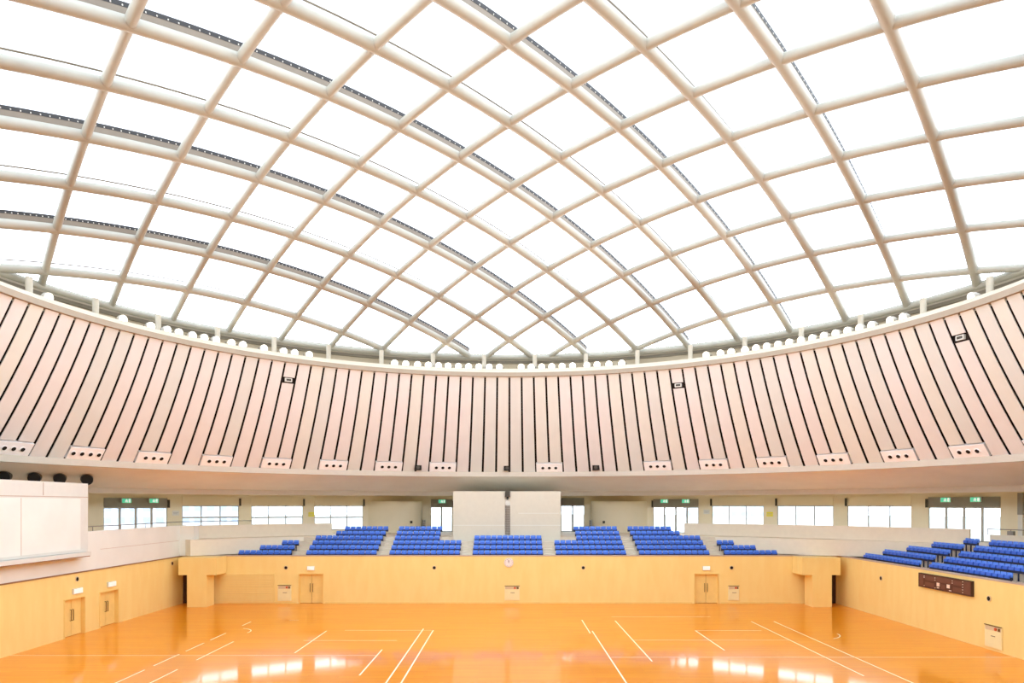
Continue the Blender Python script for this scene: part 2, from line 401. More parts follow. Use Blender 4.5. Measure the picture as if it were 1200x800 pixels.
# ---------------------------------------------------------------- stands
ROW, RISE, Z1 = .85, .33, 3.02
st = MB()
for i in range(6):
    st.box(-25.5, 25.5, YB + .35 + ROW * i, YB + .35 + ROW * (i + 1) + (.2 if i < 5 else 0), 2.4, Z1 + RISE * i)
struct(st, 'floor_back_stand', M['concrete'], 'stepped concrete stand under the far blue seats')
st = MB()
for i in range(6):
    st.box(XW + .35 + ROW * i, XW + .35 + ROW * (i + 1), 8.3, 52.6, 2.4, Z1 + RISE * i)
struct(st, 'floor_right_stand', M['concrete'], 'stepped concrete stand under the blue seats above the scoreboard')
nearst = MB()
for i in range(6):
    nearst.box(-25.5, 25.5, YN - .35 - ROW * (i + 1), YN - .35 - ROW * i, 2.4, Z1 + RISE * i)
struct(nearst, 'floor_front_stand', M['concrete'])
# aisle steps
ais = MB()
def aisle_b(x0, x1, rows=5):
    for i in range(rows):
        y = YB + .35 + ROW * (i + 1) - .4
        ais.box(x0, x1, y, y + .4, Z1 + RISE * i, Z1 + RISE * (i + .5))
for a, b, n in ((-16.1, -15.3, 5), (-9.75, -9.05, 5), (-3.6, -2.85, 3), (2.6, 3.4, 3), (8.7, 9.6, 5), (15.1, 15.9, 5)): aisle_b(a, b, n)
for i in range(5):
    x = XW + .35 + ROW * (i + 1) - .4
    ais.box(x, x + .4, 42.5, 43.4, Z1 + RISE * i, Z1 + RISE * (i + .5))
struct(ais, 'floor_aisle_steps', M['nosing'])

# concourse: floor, guard wall, outer wall, soffit
ZF, RG, RO = 4.7, 33.0, 36.5
struct(MB().rev([(RG, ZF - .3), (RO + .4, ZF - .3), (RO + .4, ZF), (RG, ZF)], 0, 2 * pi, 120), 'floor_concourse', M['carpet'])
mb = MB().box(-37, -XW - .3, 6, 53, ZF - .3, ZF - .005).box(-17.5, 17.5, YB + .35 + 5.1, 64, ZF - .4, ZF - .005)
struct(mb, 'floor_landing', M['carpet'])
def guard(a0, a1, z1, name, lab):
    n = max(6, int(abs(a1 - a0) / .03))
    g = MB().rev([(RG, ZF - .2), (RG + .16, ZF - .2), (RG + .16, z1), (RG, z1)], a0, a1, n)
    o = struct(g, name, M['parapet'], lab)
    return o
aL, aR = ang(389, RG), ang(802, RG)
guard(-46.7 * pi / 180, aL, 5.68, 'wall_guard_left', 'curved beige balcony wall behind the far left seats')
guard(aR, ang(1136, RG), 5.68, 'wall_guard_right', 'curved beige balcony wall behind the far right seats')
guard(ang(1160, RG), radians(115), 5.38, 'wall_guard_side', 'low beige balcony wall behind the top side seats')
def parapet(a0, a1, rf, zb, name, lab):
    n = max(8, int(abs(a1 - a0) / .02)); vs = []; fs = []
    for i in range(n + 1):
        a = a0 + (a1 - a0) * i / n; r = rf(a)
        vs += [tuple(on(a, q, z)) for q, z in ((r, zb), (RG + .1, zb), (RG + .1, ZF), (r, ZF))]
    fs = [(i * 4 + q, i * 4 + (q + 1) % 4, i * 4 + 4 + (q + 1) % 4, i * 4 + 4 + q) for i in range(n) for q in range(4)] + [(3, 2, 1, 0), tuple(n * 4 + q for q in range(4))]
    struct(MB().add(vs, fs), name, M['parapet'], lab, True)
def taper(a):
    t = min(1, max(0, (a - radians(45)) / radians(6))); return 31.1 + 1.2 * t * t * (3 - 2 * t)
parapet(radians(-47.6), aL, lambda a: 31.1, ZW + .07, 'wall_parapet_left', 'beige curved parapet just behind the small far left seat block')
parapet(aR, ang(1136, RG), taper, ZW + .07, 'wall_parapet_right', 'beige curved parapet behind the far right and side seats')
struct(MB().box(-XW, -22.95, YB - .3, YB + .5, ZW + .06, 5.7), 'wall_corner_left', M['offwhite'], 'short white wall piece above the left corner pier')
# white upper wall over the left wood wall
struct(MB().box(-XW - .3, -XW, 6, 53.2, ZW, 5.72), 'wall_left_upper', M['offwhite'], 'plain white upper wall above the left wood wall')
struct(MB().box(-XW - .02, -XW + .008, 42, 52, 4.62, 4.64), 'trim_left_upper', M['capside'])
# handrails
def handrail(pts, posts, lab):
    e = tag(empty('handrail', pts[0]), lab, 'handrail')
    MB().tube(pts, .03, 8).build('top_rail', M['rail'], e, True)
    for p in posts: MB().tube([p, (p[0], p[1], pts[0][2])], .022, 8).build('post', M['rail'], e, True)
zz = 5.98
pl = [(-XW - .15, y, zz) for y in (33, 38, 43, 48, 52.6)] + [tuple(on(radians(a), RG + .1, zz)) for a in (-44, -41, -38)]
handrail(pl, [(-XW - .15, y, 5.7) for y in (41.5, 44.5, 47.5, 50.5)], 'thin grey handrail on top of the white left upper wall')
pr = [tuple(on(radians(a), RG + .1, 5.72)) for a in (64.6, 67, 70, 73, 77)]
handrail(pr, [(p[0], p[1], 5.36) for p in pr], 'thin grey handrail on the low balcony wall behind the side seats')
pr = [(22.3 + .65 * k, YB + .2, 4.0) for k in range(3)]
handrail(pr, [(p[0], p[1], ZW + .05) for p in pr], 'short grey railing on the wall top above the right corner pier')
# outer wall with windows
WIN = [  # x0, x1, y px of the head, bottom z, mullions, kind
    (121.5, 196, 594.5, ZF + .02, 4, 'door'), (213.5, 280, 592.3, 5.0, 3, 'window'), (294.5, 355, 592.5, 5.0, 3, 'window'), (368.5, 425.5, 592.5, 5.0, 3, 'window'),
    (505, 530, 594, ZF + .02, 2, 'door'), (657.5, 684.5, 592.3, ZF + .02, 2, 'door'), (765.5, 818.5, 594, ZF + .02, 4, 'door'),
    (834.5, 895, 592.3, 5.0, 3, 'window'), (911, 976.5, 592.3, 5.0, 3, 'window'), (993, 1068, 592.5, 5.0, 3, 'window'), (1088, 1172.5, 594.3, ZF + .02, 4, 'door')]
holes = []
for x0, x1, yt, zb, n, kd in WIN:
    a0, a1 = ang(x0, RO), ang(x1, RO)
    yy = on((a0 + a1) / 2, RO, 0).y
    holes.append((a0, a1, zb, zat(yt, yy)))
ZS = 8.18
AW = pi
cu = {-AW, AW, *[h[0] for h in holes], *[h[1] for h in holes]}
cu |= {-AW + 2 * AW * k / 140 for k in range(1, 140)}
cz = sorted({ZF, ZS, *[h[2] for h in holes], *[h[3] for h in holes]})
struct(wallgrid(.3, sorted(cu), cz, holes, lambda u, d, z: tuple(on(u, RO + d, z))), 'wall_outer', M['outer'], 'beige outer wall of the concourse with the ribbon of windows')
wn = dn = 0
WLAB = {213.5: 'three-pane window right of the left glazed doors', 294.5: 'three-pane window, middle one of the three on the left', 368.5: 'three-pane window behind the seat block left of centre',
        834.5: 'three-pane window, leftmost of the three on the right', 911: 'three-pane window, middle one of the three on the right', 993: 'three-pane window, last before the right glazed doors',
        121.5: 'glazed doors with two exit signs left of the windows', 505: 'glazed door just left of the white centre block', 657.5: 'glazed door just right of the white centre block',
        765.5: 'glazed doors with two exit signs behind the seats right of centre', 1088: 'glazed doors with two exit signs above the side seats'}
for (x0, x1, yt, zb, n, kd), h in zip(WIN, holes):
    if kd == 'window': wn += 1; nm = 'window_%d' % wn
    else: dn += 1; nm = 'door_%d' % (dn + 6)
    am = (h[0] + h[1]) / 2
    root = tag(empty(nm, on(am, RO, h[2])), WLAB[x0], kind='structure')
    fw = .045 / RO
    def bar(mb, a0, a1, z0, z1, d0=.04, d1=.16):
        pts = []
        for z in (z0, z1):
            pts += [on(a0, RO + d0, z), on(a1, RO + d0, z), on(a1, RO + d1, z), on(a0, RO + d1, z)]
        mb.hexa([tuple(p) for p in pts])
    fr = MB()
    bar(fr, h[0], h[0] + fw, h[2], h[3]); bar(fr, h[1] - fw, h[1], h[2], h[3])
    bar(fr, h[0] + fw, h[1] - fw, h[2], h[2] + .07); bar(fr, h[0] + fw, h[1] - fw, h[3] - .06, h[3])
    fr.build('frame', M['frame'], root)
    for k in range(1, n):
        a = h[0] + (h[1] - h[0]) * k / n; g = MB(); w = fw * (.9 if kd == 'window' else 1.8)
        bar(g, a - w, a + w, h[2] + .07, h[3] - .06); g.build('mullion', M['frame'], root)
    if kd == 'window' and x0 < 400:
        g = MB(); zt = zat(606, on(am, RO, 0).y); bar(g, h[0] + fw, h[1] - fw, zt - .06, zt + .06, .06, .14); g.build('transom_bar', M['frame'], root)
    for k in range(n):
        g = MB(); a0 = h[0] + (h[1] - h[0]) * k / n; a1 = h[0] + (h[1] - h[0]) * (k + 1) / n
        bar(g, a0 + fw * .5, a1 - fw * .5, h[2] + .05, h[3] - .04, .09, .1); g.build('pane', M['glass'], root)
    # recessed head box (blind box) over the opening
    g = MB(); bar(g, h[0], h[1], h[3] + .02, min(h[3] + .72, 7.92), -.05, 0); g.build('head_panel', M['transom'] if kd == 'door' else M['outer'], root)
    g = MB(); bar(g, h[1] + (0 if x0 < 600 else -(h[1] - h[0])), h[1] + (.12 / RO if x0 < 600 else -(h[1] - h[0]) - .12 / RO), h[3] - .02, min(h[3] + .6, 7.92), -.22, 0); g.build('blind_bracket', M['shade'], root)

# soffit between the slatted ring and the outer wall
RB, ZB, RT, ZT = 27.52, 9.89, 23.12, 16.82
struct(MB().rev([(RB - .05, ZB), (RB + .25, ZB), (RB + .25, ZB - .38), (RB - .05, ZB - .38)], 0, 2 * pi, 160), 'trim_ring_lower', M['band'], 'beige lip along the bottom of the slatted ring')
struct(MB().rev([(RB + .2, ZB - .36), (32.5, 8.40), (32.5, 8.6), (RB + .2, ZB)], 0, 2 * pi, 160), 'ceiling_soffit', M['soffit'], 'sloping tan soffit under the slatted ring')
struct(MB().rev([(32.5, 8.02), (32.75, 8.02), (32.75, 8.5), (32.5, 8.5)], 0, 2 * pi, 160), 'trim_soffit', M['band'], 'pale band at the outer edge of the soffit')
struct(MB().rev([(32.75, 8.1), (RO + .5, 8.1), (RO + .5, 8.25), (32.75, 8.25)], 0, 2 * pi, 120), 'ceiling_concourse', M['outer'])

# rounded bays on the concourse
for nm, x0, x1, lab in (('wall_bay_left', 428, 497, 'rounded beige bay left of the white centre block'), ('wall_bay_right', 690, 763, 'rounded beige bay right of the white centre block')):
    a = (ang(x0, RO - 1) + ang(x1, RO - 1)) / 2; c = on(a, RO + .2, 0); w = (x1 - x0) / F * 64.5 / 2
    pts = [(c.x + w * cos(t), c.y - 1.5 * sin(t)) for t in [pi * k / 24 for k in range(25)]]
    vs = [(x, y, ZF - .02) for x, y in pts] + [(x, y, 7.55) for x, y in pts]
    n = len(pts); fs = [(i, i + 1, n + i + 1, n + i) for i in range(n - 1)] + [tuple(range(n - 1, -1, -1)), tuple(range(n, 2 * n)), (0, n, 2 * n - 1, n - 1)]
    struct(MB().add(vs, fs), nm, M['outer'], lab, True)
    sg = -1 if x0 < 600 else 1
    yb = 64.6
    for _ in range(4):
        xb = ((482 if sg < 0 else 707.5) - CX) / F * yb; yb = c.y - 1.5 * sqrt(max(.05, 1 - ((xb - c.x) / w) ** 2)) - .02
    e = tag(wall_thing('wall_camera', (xb, yb, zat(613, yb)), NB), 'small black camera on the %s rounded bay' % ('left' if sg < 0 else 'right'), 'camera')
    part(MB().box(-.1, .1, -.12, 0, 0, .22), 'body', M['black'], e); part(MB().disc((0, -.12, .11), (0, -1, 0), .07, .05, 14), 'lens', M['shade'], e, True)

# white centre block above the middle seats
e = tag(empty('centre_block', (-.2, 56.6, 4.0)), 'white panelled block standing behind the middle seat block', 'wall block', kind='thing')
part(MB().box(-4.25, -.16, 0, 5.6, 0, 4.3), 'left_panel', M['block'], e)
part(MB().box(.26, 4.25, 0, 5.6, 0, 4.3), 'right_panel', M['block'], e)
part(MB().box(-.16, .26, .15, 5.6, 0, 4.28), 'slot', M['offwhite'], e)
gr = MB()
for k in range(5): gr.box(-.15 + k * .095, -.12 + k * .095, .06, .15, .85, 3.2)
for k in range(22): gr.box(-.15, .26, .09, .13, .88 + k * .105, .92 + k * .105)
part(gr, 'grille', M['grill'], e)
for k, (a, b, z) in enumerate(((-4.25, -.16, 1.6), (.26, 4.25, 1.6), (.9, 4.1, 2.55))): part(MB().box(a, b, -.012, 0, z, z + .03), 'seam', M['offwhite'], e)
e = tag(wall_thing('projector', (-.15, 56.72, 7.75), NB), 'small dark projector lamp at the top of the centre block slot', 'projector')
part(MB().box(-.2, .2, -.3, .02, .1, .55), 'housing', M['shade'], e); part(MB().tube([(0, -.12, .1), (0, -.16, -.12)], [.1, .05], 12), 'lens', M['black'], e, True)

# big white box on the left upper wall
e = tag(empty('screen_box', (-XW, 24, 4.37)), 'big white panelled box overhanging the left wall under round nozzles', 'screen box', kind='thing')
part(MB().box(.0, .42, 0, 16.05, .28, 4.05), 'body', M['white'], e)
part(MB().box(.42, .46, 1.2, 15.3, .42, 3.2), 'front_panel', M['offwhite'], e)
part(MB().box(.42, .44, 0, 16.05, 3.27, 3.31), 'seam', M['capside'], e)
for y in (5.2, 10.5): part(MB().box(.46, .468, y, y + .03, .42, 3.2), 'seam', M['capside'], e)
part(MB().box(.42, .44, 12.2, 12.23, 3.35, 4.0), 'seam', M['capside'], e)
part(MB().box(.0, .7, 0, 15.9, .05, .26), 'bottom_shelf', M['white'], e)
part(MB().box(.0, .66, 0, 15.85, .0, .05), 'shelf_edge', M['cap'], e)

# round black air nozzles on the soffit above the box
for i, px in enumerate((4, 40, 70, 102)):
    R = 30.7; a = ang(px, R); z = ZB - .36 + (8.40 - ZB + .36) * (R - RB - .2) / (32.5 - RB - .2)
    p = on(a, R, z); rad = Vector((sin(a), cos(a), 0)); sl = (8.40 - ZB + .36) / (32.5 - RB - .2)
    nrm = Vector((.52, -.85, -.1)).normalized(); p = Vector((0, 0, EYE)) + (p - Vector((0, 0, EYE))) * .972
    e = tag(empty('air_vent', p), 'black round air vent over the white box, ' + ('leftmost', 'second from left', 'third from left', 'rightmost')[i] + ' of four', 'air vent', 'round air vents over the white box')
    part(MB().tube([nrm * -1.1, nrm * .12], [.36, .33], 24), 'collar', M['shade'], e, True)
    part(MB().disc(nrm * .1, nrm, .31, .04, 24), 'opening', M['black'], e, True)

# signs on the concourse wall
def on_outer(px, py, off=.12):
    a = ang(px, RO - off); p = on(a, RO - off, 0); p.z = zat(py, p.y); return p, (-sin(a), -cos(a), 0)
for px, py, lab in ((148.5, 586.5, 'green exit sign over the left glazed doors, left of its pair'), (180.5, 586.5, 'green exit sign over the left glazed doors, right of its pair'),
                    (518, 587.3, 'green exit sign just left of the white centre block'), (778.5, 587, 'green exit sign behind the seats right of centre, left of its pair'),
                    (803.5, 587, 'green exit sign behind the seats right of centre, right of its pair'), (1108, 585.5, 'green exit sign above the side seats, left of its pair'), (1143, 585.2, 'green exit sign above the side seats, right of its pair')):
    p, n = on_outer(px, py, .3); e = tag(wall_thing('exit_sign', p, n), lab, 'exit sign', 'green exit signs on the concourse')
    part(MB().box(-.34, .34, 0, .12, -.17, .17), 'housing', M['white'], e)
    part(MB().box(-.32, .32, -.012, 0, -.15, .15), 'face', M['green'], e)
    pc = MB().disc((-.02, -.012, .085), (0, -1, 0), .032, .006, 12).box(-.06, .03, -.018, -.012, -.03, .05).box(-.12, -.06, -.018, -.012, .0, .03).box(.03, .08, -.018, -.012, .01, .04)
    pc.box(-.11, -.05, -.018, -.012, -.11, -.03).box(.0, .06, -.018, -.012, -.12, -.03)
    part(pc, 'running_figure', M['exitwhite'], e); part(MB().box(.14, .26, -.018, -.012, -.12, .12), 'doorway_mark', M['exitwhite'], e)
for px, py, m, lab, c in ((365, 602.5, 'yellow', 'yellow notice between two windows behind the left seats', 'sign'), (902, 602.3, 'yellow', 'yellow notice between two windows behind the right seats', 'sign'),
                       (206, 601, 'white', 'white notice plate beside the left glazed doors', 'sign'), (828, 599.5, 'white', 'white notice plate beside the right-centre glazed doors', 'sign')):
    p, n = on_outer(px, py, .03); e = tag(wall_thing('wall_notice', p, n), lab, c)
    part(MB().box(-.26, .26, -.01, .03, -.19, .19), 'plate', M[m], e); part(MB().box(-.2, .2, -.016, -.01, .02, .05).box(-.2, .12, -.016, -.01, -.07, -.04), 'print', M['frame'], e)
p, n = on_outer(1185, 626, 3.0)
e = tag(wall_thing('control_box', p, n), 'small grey box on the handrail above the side seats', 'box')
part(MB().box(-.18, .18, -.1, .1, -.2, .2), 'body', M['transom'], e); part(MB().box(-.14, .14, -.12, -.1, -.14, .16), 'door', M['rail'], e)
e = tag(wall_thing('concourse_column', on(ang(1197, RO - .5), RO - .5, ZF), (-sin(1.1), -cos(1.1), 0)), 'dark grey post on the concourse above the side seats', 'post', kind='thing')
part(MB().box(-.14, .14, -.14, .14, 0, 1.9), 'shaft', M['white'], e); part(MB().box(-.16, .16, -.16, .16, 1.9, 3.3), 'head', M['transom'], e)
for px in (497, 692):
    p, n = on_outer(px, 613, 1.2); e = tag(wall_thing('switch_plate', p, n), 'small grey louvred plate beside the %s rounded bay' % ('left' if px < 600 else 'right'), 'wall plate')
    part(MB().box(-.12, .12, -.02, .9, -.3, .3), 'plate', M['frame'], e)
    s_ = MB()
    for k in range(4): s_.box(-.1, .1, -.04, -.02, -.24 + k * .14, -.18 + k * .14)
    part(s_, 'louvres', M['shade'], e)

# ---------------------------------------------------------------- slatted ring
DP = .0394; NP = 42
def prof(t): return RT + (RB - RT) * (1 - t) - .22 * 4 * t * (1 - t), ZB + (ZT - ZB) * t
NS = 14
drum = struct(MB().rev([(prof(k / NS)[0] + .42, prof(k / NS)[1]) for k in range(NS + 1)] + [(prof(k / NS)[0] + .6, prof(k / NS)[1]) for k in range(NS, -1, -1)], 0, 2 * pi, 160), 'wall_slatted_ring', M['gap'], 'curved ring of tall pale acoustic panels with dark gaps under the dome')
BOXES = [k0 for k0 in range(-34, 35, 4) if k0 not in (-2, 6)]
def panel_mb(k, t0=0., t1=1., side=.155):
    a0, a1 = (k + .5 * side) * DP, (k + 1 - .5 * side) * DP
    mb = MB(); vs = []; n = max(2, int(NS * (t1 - t0)))
    for i in range(n + 1):
        r, z = prof(t0 + (t1 - t0) * i / n)
        for a, d in ((a0, 0), (a1, 0), (a1, .045), (a0, .045)): vs.append(tuple(on(a, r + d, z)))
    fs = [(i * 4 + q, i * 4 + (q + 1) % 4, i * 4 + 4 + (q + 1) % 4, i * 4 + 4 + q) for i in range(n) for q in range(4)] + [(3, 2, 1, 0), tuple(n * 4 + q for q in range(4))]
    return mb.add(vs, fs)
def kof(px, t):
    r, z = prof(t); return math.floor(ang(px, r) / DP)
SIGNS = {kof(336.5, .85): .845, kof(793.5, .85): .845, kof(1129, .85): .845}
for k in range(-NP, NP):
    m = random.choice([M['panel_a'], M['panel_a'], M['panel_b'], M['panel_c']])
    boxed = any(k0 <= k < k0 + 2 for k0 in BOXES)
    t0 = .105 if boxed else 0.
    if k in SIGNS:
        ts = SIGNS[k]
        part(panel_mb(k, t0, ts - .03), 'panel', m, drum); part(panel_mb(k, ts + .025, 1.), 'panel', m, drum)
    else:
        part(panel_mb(k, t0, 1.), 'panel', m, drum, False)
# cameras in the dark slots of three panels
for k, ts in SIGNS.items():
    r, z = prof(ts); a = (k + .5) * DP
    e = tag(wall_thing('ring_camera', on(a, r + .1, z), (-sin(a), -cos(a), 0)), 'white framed camera in a dark slot of the slatted ring, ' + {0: 'above the left seats', 1: 'right of centre', 2: 'at the far right'}[sorted(SIGNS).index(k)], 'camera')
    part(MB().box(-.47, .47, 0, .1, -.19, .17), 'slot', M['gap'], e)
    part(MB().box(-.24, .24, -.14, 0, -.12, .12), 'frame', M['white'], e); part(MB().box(-.17, .17, -.15, -.14, -.07, .07), 'lens', M['shade'], e)
# white nozzle boxes at the bottom of the panels
slope = atan2(prof(.0)[0] - prof(.1)[0], prof(.1)[1] - prof(0)[1])
for i, k0 in enumerate(BOXES):
    a = (k0 + 1) * DP; r, z = prof(.05)
    e = bpy.data.objects.new('nozzle_panel', None); COL.objects.link(e)
    e.matrix_world = orient(on(a, r, z), (-sin(a), -cos(a), 0)) @ Matrix.Rotation(slope, 4, 'X')
    tag(e, 'white panel with a row of small air nozzles at the ring bottom, %s from left' % nth(i), 'nozzle panel', 'white nozzle panels along the bottom of the slatted ring')
    w = RB * DP * .965; h = .40
    part(MB().box(-w, w, -.05, .16, -h, h), 'face_plate', M['nozzle'], e)
    nn = 4 if i == 1 else 3
    for j in range(nn):
        x = (j - (nn - 1) / 2) * .52
        nz = part(MB().tube([(x, -.05, 0), (x, -.09, 0)], [.17, .15], 14), 'nozzle', M['nozzle'], e, True)
        part(MB().disc((x, -.085, .0), (0, -1, 0), .125, .012, 14), 'opening', M['black'], nz, True)
for i, (px, lab) in enumerate(((489.7, 'black square spotlight box at the ring bottom left of centre'), (594.3, 'black square spotlight box at the ring bottom in the centre'), (698.5, 'black square spotlight box at the ring bottom right of centre'))):
    r, z = prof(.045); a = ang(px, r); e = tag(wall_thing('spot_box', on(a, r - .03, z), (-sin(a), -cos(a), 0)), lab, 'spotlight box')
    part(MB().box(-.27, .27, -.1, .2, -.22, .22), 'housing', M['black'], e); part(MB().disc((0, -.1, 0), (0, -1, 0), .14, .03, 16), 'lens', M['shade'], e, True)

# ---------------------------------------------------------------- ledge above the slats, ring beam, posts, floodlights
struct(MB().rev([(RT - .2, ZT), (RT + .3, ZT), (RT + .3, ZT + .3), (RT - .2, ZT + .3)], 0, 2 * pi, 160), 'trim_ring_fascia', M['fascia'], 'tan fascia along the top of the slatted ring')
struct(MB().rev([(RT + .3, ZT + .2), (RT + .6, ZT + .2), (RT + .6, ZT + .66), (RT + .3, ZT + .66)], 0, 2 * pi, 160), 'trim_ring_kerb', M['ringwhite'], 'white kerb above the ring fascia')
struct(MB().rev([(RT + .6, ZT + .4), (26.6, ZT + .4), (26.6, ZT + .58), (RT + .6, ZT + .58)], 0, 2 * pi, 120), 'floor_ledge', M['ledge'])
struct(MB().rev([(26.35, ZT + .5), (26.6, ZT + .5), (26.6, 19.2), (26.35, 19.2)], 0, 2 * pi, 120), 'wall_ring_upper', M['ledge'])
struct(MB().rev([(26.2, 18.42), (26.35, 18.42), (26.35, 18.62), (26.2, 18.62)], 0, 2 * pi, 120), 'trim_ring_band', M['bandgrey'])
RD = 25.9
def dome_z(r2, up=0.): return ZC + sqrt((RS + up) ** 2 - r2)
ringpts = [tuple(on(2 * pi * k / 120, RD, dome_z(RD * RD) - .08)) for k in range(121)]
tag(MB().tube(ringpts, .2, 10, caps=False).build('ring_beam', M['beam'], None, True), 'cream ring beam around the foot of the dome', 'ring beam', kind='structure')
cnt = 0
for k in range(-9, 10):
    a = radians(4.5 + 9 * k); p = on(a, 25.15, 0)
    u = F * p.x / p.y + CX if p.y > 1 else -1e4
    if not (-30 < u < 1230): continue
    e = tag(empty('ring_post', on(a, 25.15, ZT + .58)), 'short white post between ledge and dome, %s from the left' % nth(cnt), 'post', 'white posts along the ring ledge', 'thing'); cnt += 1
    part(MB().tube([(0, 0, 0), (0, 0, 1.42)], .17, 12), 'shaft', M['post'], e, True)
    part(MB().tube([(0, 0, 0), (0, 0, .06)], .3, 12), 'base_plate', M['post'], e, True)
LX = [54, 142, 175, 194, 206, 224, 235, 248, 270, 283, 308, 331, 344, 361, 462, 475, 489, 500, 510, 520, 531, 546, 555, 566, 577, 611, 622, 632, 641, 656, 665, 688, 700, 714, 729, 829, 845, 856, 874, 885, 896, 909, 918, 932, 943, 951, 965, 982, 992, 1012, 1046, 1061, 1142]
flood = None
for i, px in enumerate(LX):
    R = 24.2; a = ang(px, R)
    if i and a - lasta < .78 / R: a = lasta + .78 / R
    lasta = a
    e = empty('floodlight', on(a, R, ZT + .58), -a + random.uniform(-.15, .15))
    tag(e, 'glowing white floodlight on the ring ledge, %s from the left' % nth(i), 'floodlight', 'floodlights along the ring ledge')
    if flood is None:
        tl = Matrix.Translation((0, 0, .36)) @ Matrix.Rotation(radians(12), 4, 'X')
        hb = MB(); hb.tube([tl @ Vector((0, -.2, 0)), tl @ Vector((0, .05, 0)), tl @ Vector((0, .25, 0))], [.26, .22, .12], 16)
        b1 = part(hb, 'housing', M['lampbody'], e, True)
        b2 = part(MB().disc(tl @ Vector((0, -.205, 0)), tl.to_3x3() @ Vector((0, -1, 0)), .23, .02, 16), 'lens', M['lamp'], e, True)
        b3 = part(MB().tube([(-.32, 0, .36), (-.32, 0, .04), (.32, 0, .04), (.32, 0, .36)], .03, 6).box(-.34, .34, -.06, .06, 0, .04), 'yoke', M['steel'], e)
        flood = (b1, b2, b3)
    else:
        for b in flood:
            c = b.copy(); COL.objects.link(c); c.parent = e; c.matrix_parent_inverse.identity()

# the lamps of the floodlights: each throws its beam across the hall; unseen ones are added on the near half to light the hall
SPOT_W = 560.
sd = bpy.data.lights.new('floodlight_lamp', 'SPOT'); sd.energy = SPOT_W; sd.spot_size = radians(120); sd.spot_blend = .6
sd.color = (1., .975, .94); sd.shadow_soft_size = .25
def add_spot(e):
    l = bpy.data.objects.new('floodlight_lamp', sd); COL.objects.link(l); l.parent = e
    l.location = (0, -.3, .3); l.rotation_euler = (radians(68), 0, pi)
for o in [o for o in bpy.data.objects if o.name.startswith('floodlight') and o.type == 'EMPTY']: add_spot(o)
for i in range(40):
    a = radians(92 + 176 * (i + .5) / 40)
    e = tag(empty('floodlight', on(a, 24.2, ZT + .58), -a), 'floodlight on the near half of the ring ledge above the camera', 'floodlight', 'floodlights on the near half of the ring')
    for b in flood:
        c = b.copy(); COL.objects.link(c); c.parent = e; c.matrix_parent_inverse.identity()
    add_spot(e)

# ---------------------------------------------------------------- dome
SX, SY, Y0 = 2.4, 2.881, 31.24
me = MB(); nr, na = 40, 120
vs = [(0, YC, dome_z(0, .8))]
for i in range(1, nr + 1):
    r = 26.5 * i / nr
    for k in range(na): a = 2 * pi * k / na; vs.append((r * sin(a), YC + r * cos(a), dome_z(r * r, .8)))
fs = [(0, 1 + k, 1 + (k + 1) % na) for k in range(na)]
for i in range(nr - 1):
    for k in range(na): fs.append((1 + i * na + k, 1 + (i + 1) * na + k, 1 + (i + 1) * na + (k + 1) % na, 1 + i * na + (k + 1) % na))
struct(me.add(vs, fs), 'ceiling', M['membrane'], 'white translucent membrane roof of the dome', True)
def beam_path(fam, c, n=48, up=0.):
    # X = SX*m ; Y = Y0 + SY*(m-c) for fam 0, Y0 + SY*(c-m) for fam 1
    s = 1 if fam == 0 else -1
    A = SX ** 2 + SY ** 2; B0 = Y0 - s * SY * c - YC
    b = 2 * s * SY * B0; cc = B0 * B0 - 25.85 ** 2; D = b * b - 4 * A * cc
    if D <= 0: return None
    m0, m1 = (-b - sqrt(D)) / (2 * A), (-b + sqrt(D)) / (2 * A); P = []
    for i in range(n + 1):
        m = m0 + (m1 - m0) * i / n; x = SX * m; y = Y0 + s * SY * (m - c)
        P.append(Vector((x, y, dome_z(x * x + (y - YC) ** 2) + up)))
    return P
def seen(P):
    for p in P:
        if p.y > 1.5:
            u, v = CX + F * p.x / p.y, HY - F * (p.z - EYE) / p.y
            if -15 < u < 1215 and -15 < v < 800: return True
    return False
for fam in (0, 1):
    cs = [c for c in range(-14, 15, 2) if beam_path(fam, c) and seen(beam_path(fam, c))]
    cs.sort(key=lambda c: c if fam == 0 else c)
    for i, c in enumerate(cs):
        P = beam_path(fam, c)
        r = .235 if fam == 0 else .195
        track = fam == 0 and (c - 2) % 4 == 0
        if fam == 0: lab = 'curved cream roof beam running down to the right%s, %s counting from lower left' % (' with dark rail' if track else '', nth(i))
        else: lab = 'curved cream roof beam running up to the right, %s counting from upper left' % nth(i)
        o = MB().tube(P, r, 12).build('roof_beam', M['beam'], None, True)
        tag(o, lab, 'roof beam', 'roof beams running down to the right' if fam == 0 else 'roof beams running up to the right', 'structure')
        if track:
            part(MB().strip(P, .12, .2, .46), 'rail_web', M['web'], o); part(MB().strip(P, .14, .46, .62), 'dark_rail', M['tray'], o)
            cl = MB()
            for q in range(len(P) - 1):
                for f in (.17, .5, .83):
                    p = P[q].lerp(P[q + 1], f); cl.box(p.x - .045, p.x + .045, p.y - .09, p.y + .09, p.z + .47, p.z + .52)
            tag(part(cl, 'rail_clips', M['clip'], o), kind='stuff')
        elif fam == 0:
            part(MB().tube([p + Vector((0, 0, .42)) for p in P], .035, 6), 'cable', M['wire'], o, True)

